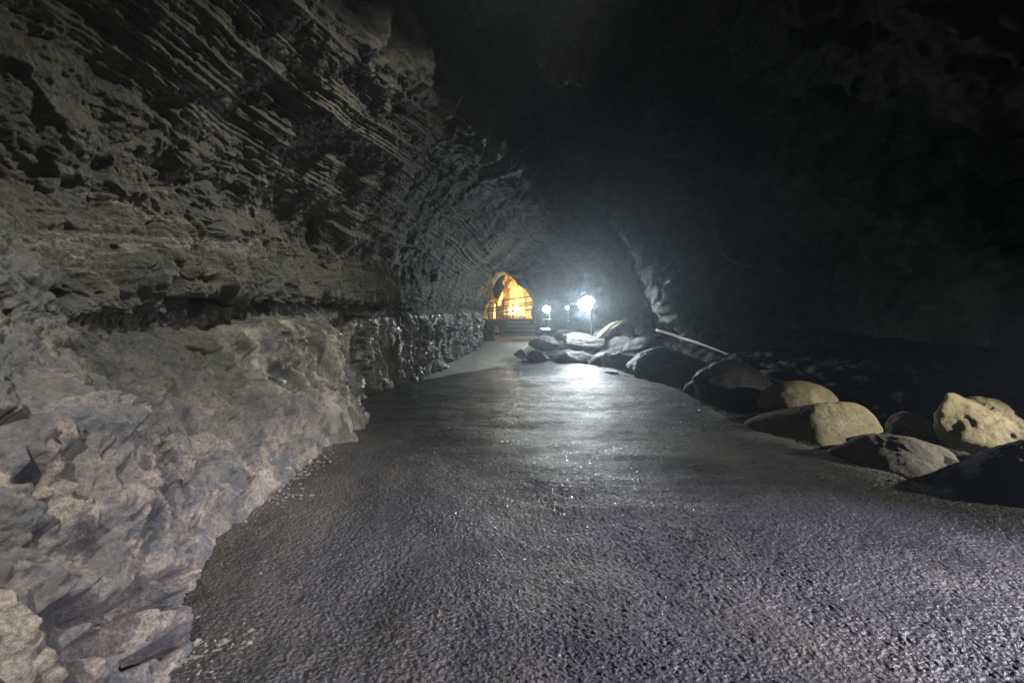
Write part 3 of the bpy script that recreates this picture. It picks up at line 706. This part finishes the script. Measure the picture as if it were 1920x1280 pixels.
# ------------------------------------------------------------------ branches and roots
def stick(name, pix, radii, m, label, cat, twigs=()):
    pts = smooth_pts([at(*q) for q in pix], 48)
    pts = pts + .02 * np.stack([fbm(pts * 2 + 3, 2), fbm(pts * 2 + 8, 2), fbm(pts * 2 + 15, 2)], 1)
    parts = [tube_data(pts, np.interp(np.linspace(0, 1, 48), np.linspace(0, 1, len(radii)), radii), 9)]
    for tw, r0 in twigs:
        q = smooth_pts([at(*z) for z in tw], 16); parts.append(tube_data(q, np.linspace(r0, r0 * .4, 16), 7))
    o = link_mesh(name, *join(parts), m)
    c = pts[0].copy(); o.data.transform(__import__('mathutils').Matrix.Translation(-Vector(c))); o.location = c
    tag(o, label, cat)
stick('branch', [(1231, 619, 16.0), (1265, 629, 15.6), (1310, 643, 14.9), (1368, 665, 14.0)], [.045, .042, .036, .026], M_ROOT, 'long pale fallen branch lying on dark rocks right of the lamps', 'branch')
stick('branch', [(1395, 717, 9.0), (1410, 707, 9.0), (1435, 706, 9.0), (1465, 714, 8.8), (1500, 720, 8.6)], [.012, .014, .016, .018, .02], M_ROOT, 'thin curved stick arching over the dark boulders at the path edge', 'branch')
stick('driftwood', [(1118, 640, 16.6), (1135, 622, 16.8), (1150, 610, 17.0), (1175, 601, 17.3)], [.12, .11, .09, .05], M_WOOD, 'pale forked driftwood leaning up beside the tall lamp pole', 'driftwood',
      [([(1130, 628, 16.7), (1155, 612, 16.9), (1168, 602, 17.0)], .07), ([(1125, 632, 16.6), (1105, 640, 16.5), (1092, 648, 16.4)], .06)])
def on_dome(px, py):
    m = DOME[:, 1] > 8; q = DOME[m]
    e = (960 + q[:, 0] / q[:, 1] * F - px) ** 2 + (HOR - (q[:, 2] - H) / q[:, 1] * F - py) ** 2
    return (px, py, float(q[np.argmin(e), 1]) - .25)
stick('root', [on_dome(*q) for q in ((1342, 432), (1346, 455), (1360, 480), (1385, 495), (1410, 502))], [.045, .045, .04, .035, .025], M_WOOD, 'thin pale root curling down the dark wall right of the lamps', 'root')

# wet rib of rock on the right wall
def build_rib():
    ctrl = np.array([at(1118, 325, 17.6), at(1170, 400, 17), at(1212, 460, 16.7), at(1242, 515, 16.3), at(1265, 560, 16), at(1297, 610, 16.2), at(1335, 660, 16.6)])
    n, sg = 240, 120
    pts = smooth_pts(ctrl, n); rad = np.interp(np.linspace(0, 1, n), [0, .4, .65, 1], [.04, .22, .32, .32])
    V, f = tube_data(pts, rad, sg); V = np.array(V, np.float32)
    c = np.repeat(pts, sg, 0); nn = (V - c) / np.linalg.norm(V - c, axis=1, keepdims=True)
    q = V * np.array([1, 1, 1], np.float32)
    h = .22 * ridged(q * 1.3, 3) + .09 * ridged(q * np.array([5, 5, 1.6], np.float32), 3)
    V = V + nn * h[:, None]; b = pts[-1]
    o = link_mesh('flowstone', V - b, f, M_WET); o.location = b
    tag(o, 'wet greenish rock rib with bright glints right of the brightest lamp', 'flowstone')
build_rib()
rock_px('hanging_rock', 990, -60, 1120, 180, 9.5, 77, M_GREY, 'dim olive rock hanging from the dark ceiling above the lamps', cat='hanging rock', depth=.9, angular=.5, rough=.16, sub=6)

rock_px('hanging_rock', 918, 500, 945, 557, 24.7, 78, M_GREY, 'dark rock lobe hanging into the top left of the glowing opening', cat='hanging rock', depth=.9, angular=.5, rough=.16)

# ------------------------------------------------------------------ haze
hm = bpy.data.materials.new('cave haze'); hm.use_nodes = True; nt = hm.node_tree; nt.nodes.clear()
o_ = nt.nodes.new('ShaderNodeOutputMaterial'); v_ = nt.nodes.new('ShaderNodeVolumePrincipled')
v_.inputs['Color'].default_value = (.75, .88, 1, 1); v_.inputs['Density'].default_value = .0046; v_.inputs['Anisotropy'].default_value = .8
nt.links.new(v_.outputs[0], o_.inputs['Volume'])
V, f = box_data(3, 12, 5, 70, 100, 14)
hz = link_mesh('haze', V, f, hm, smooth=False); tag(hz, 'thin bluish haze in the cave air', kind='stuff')
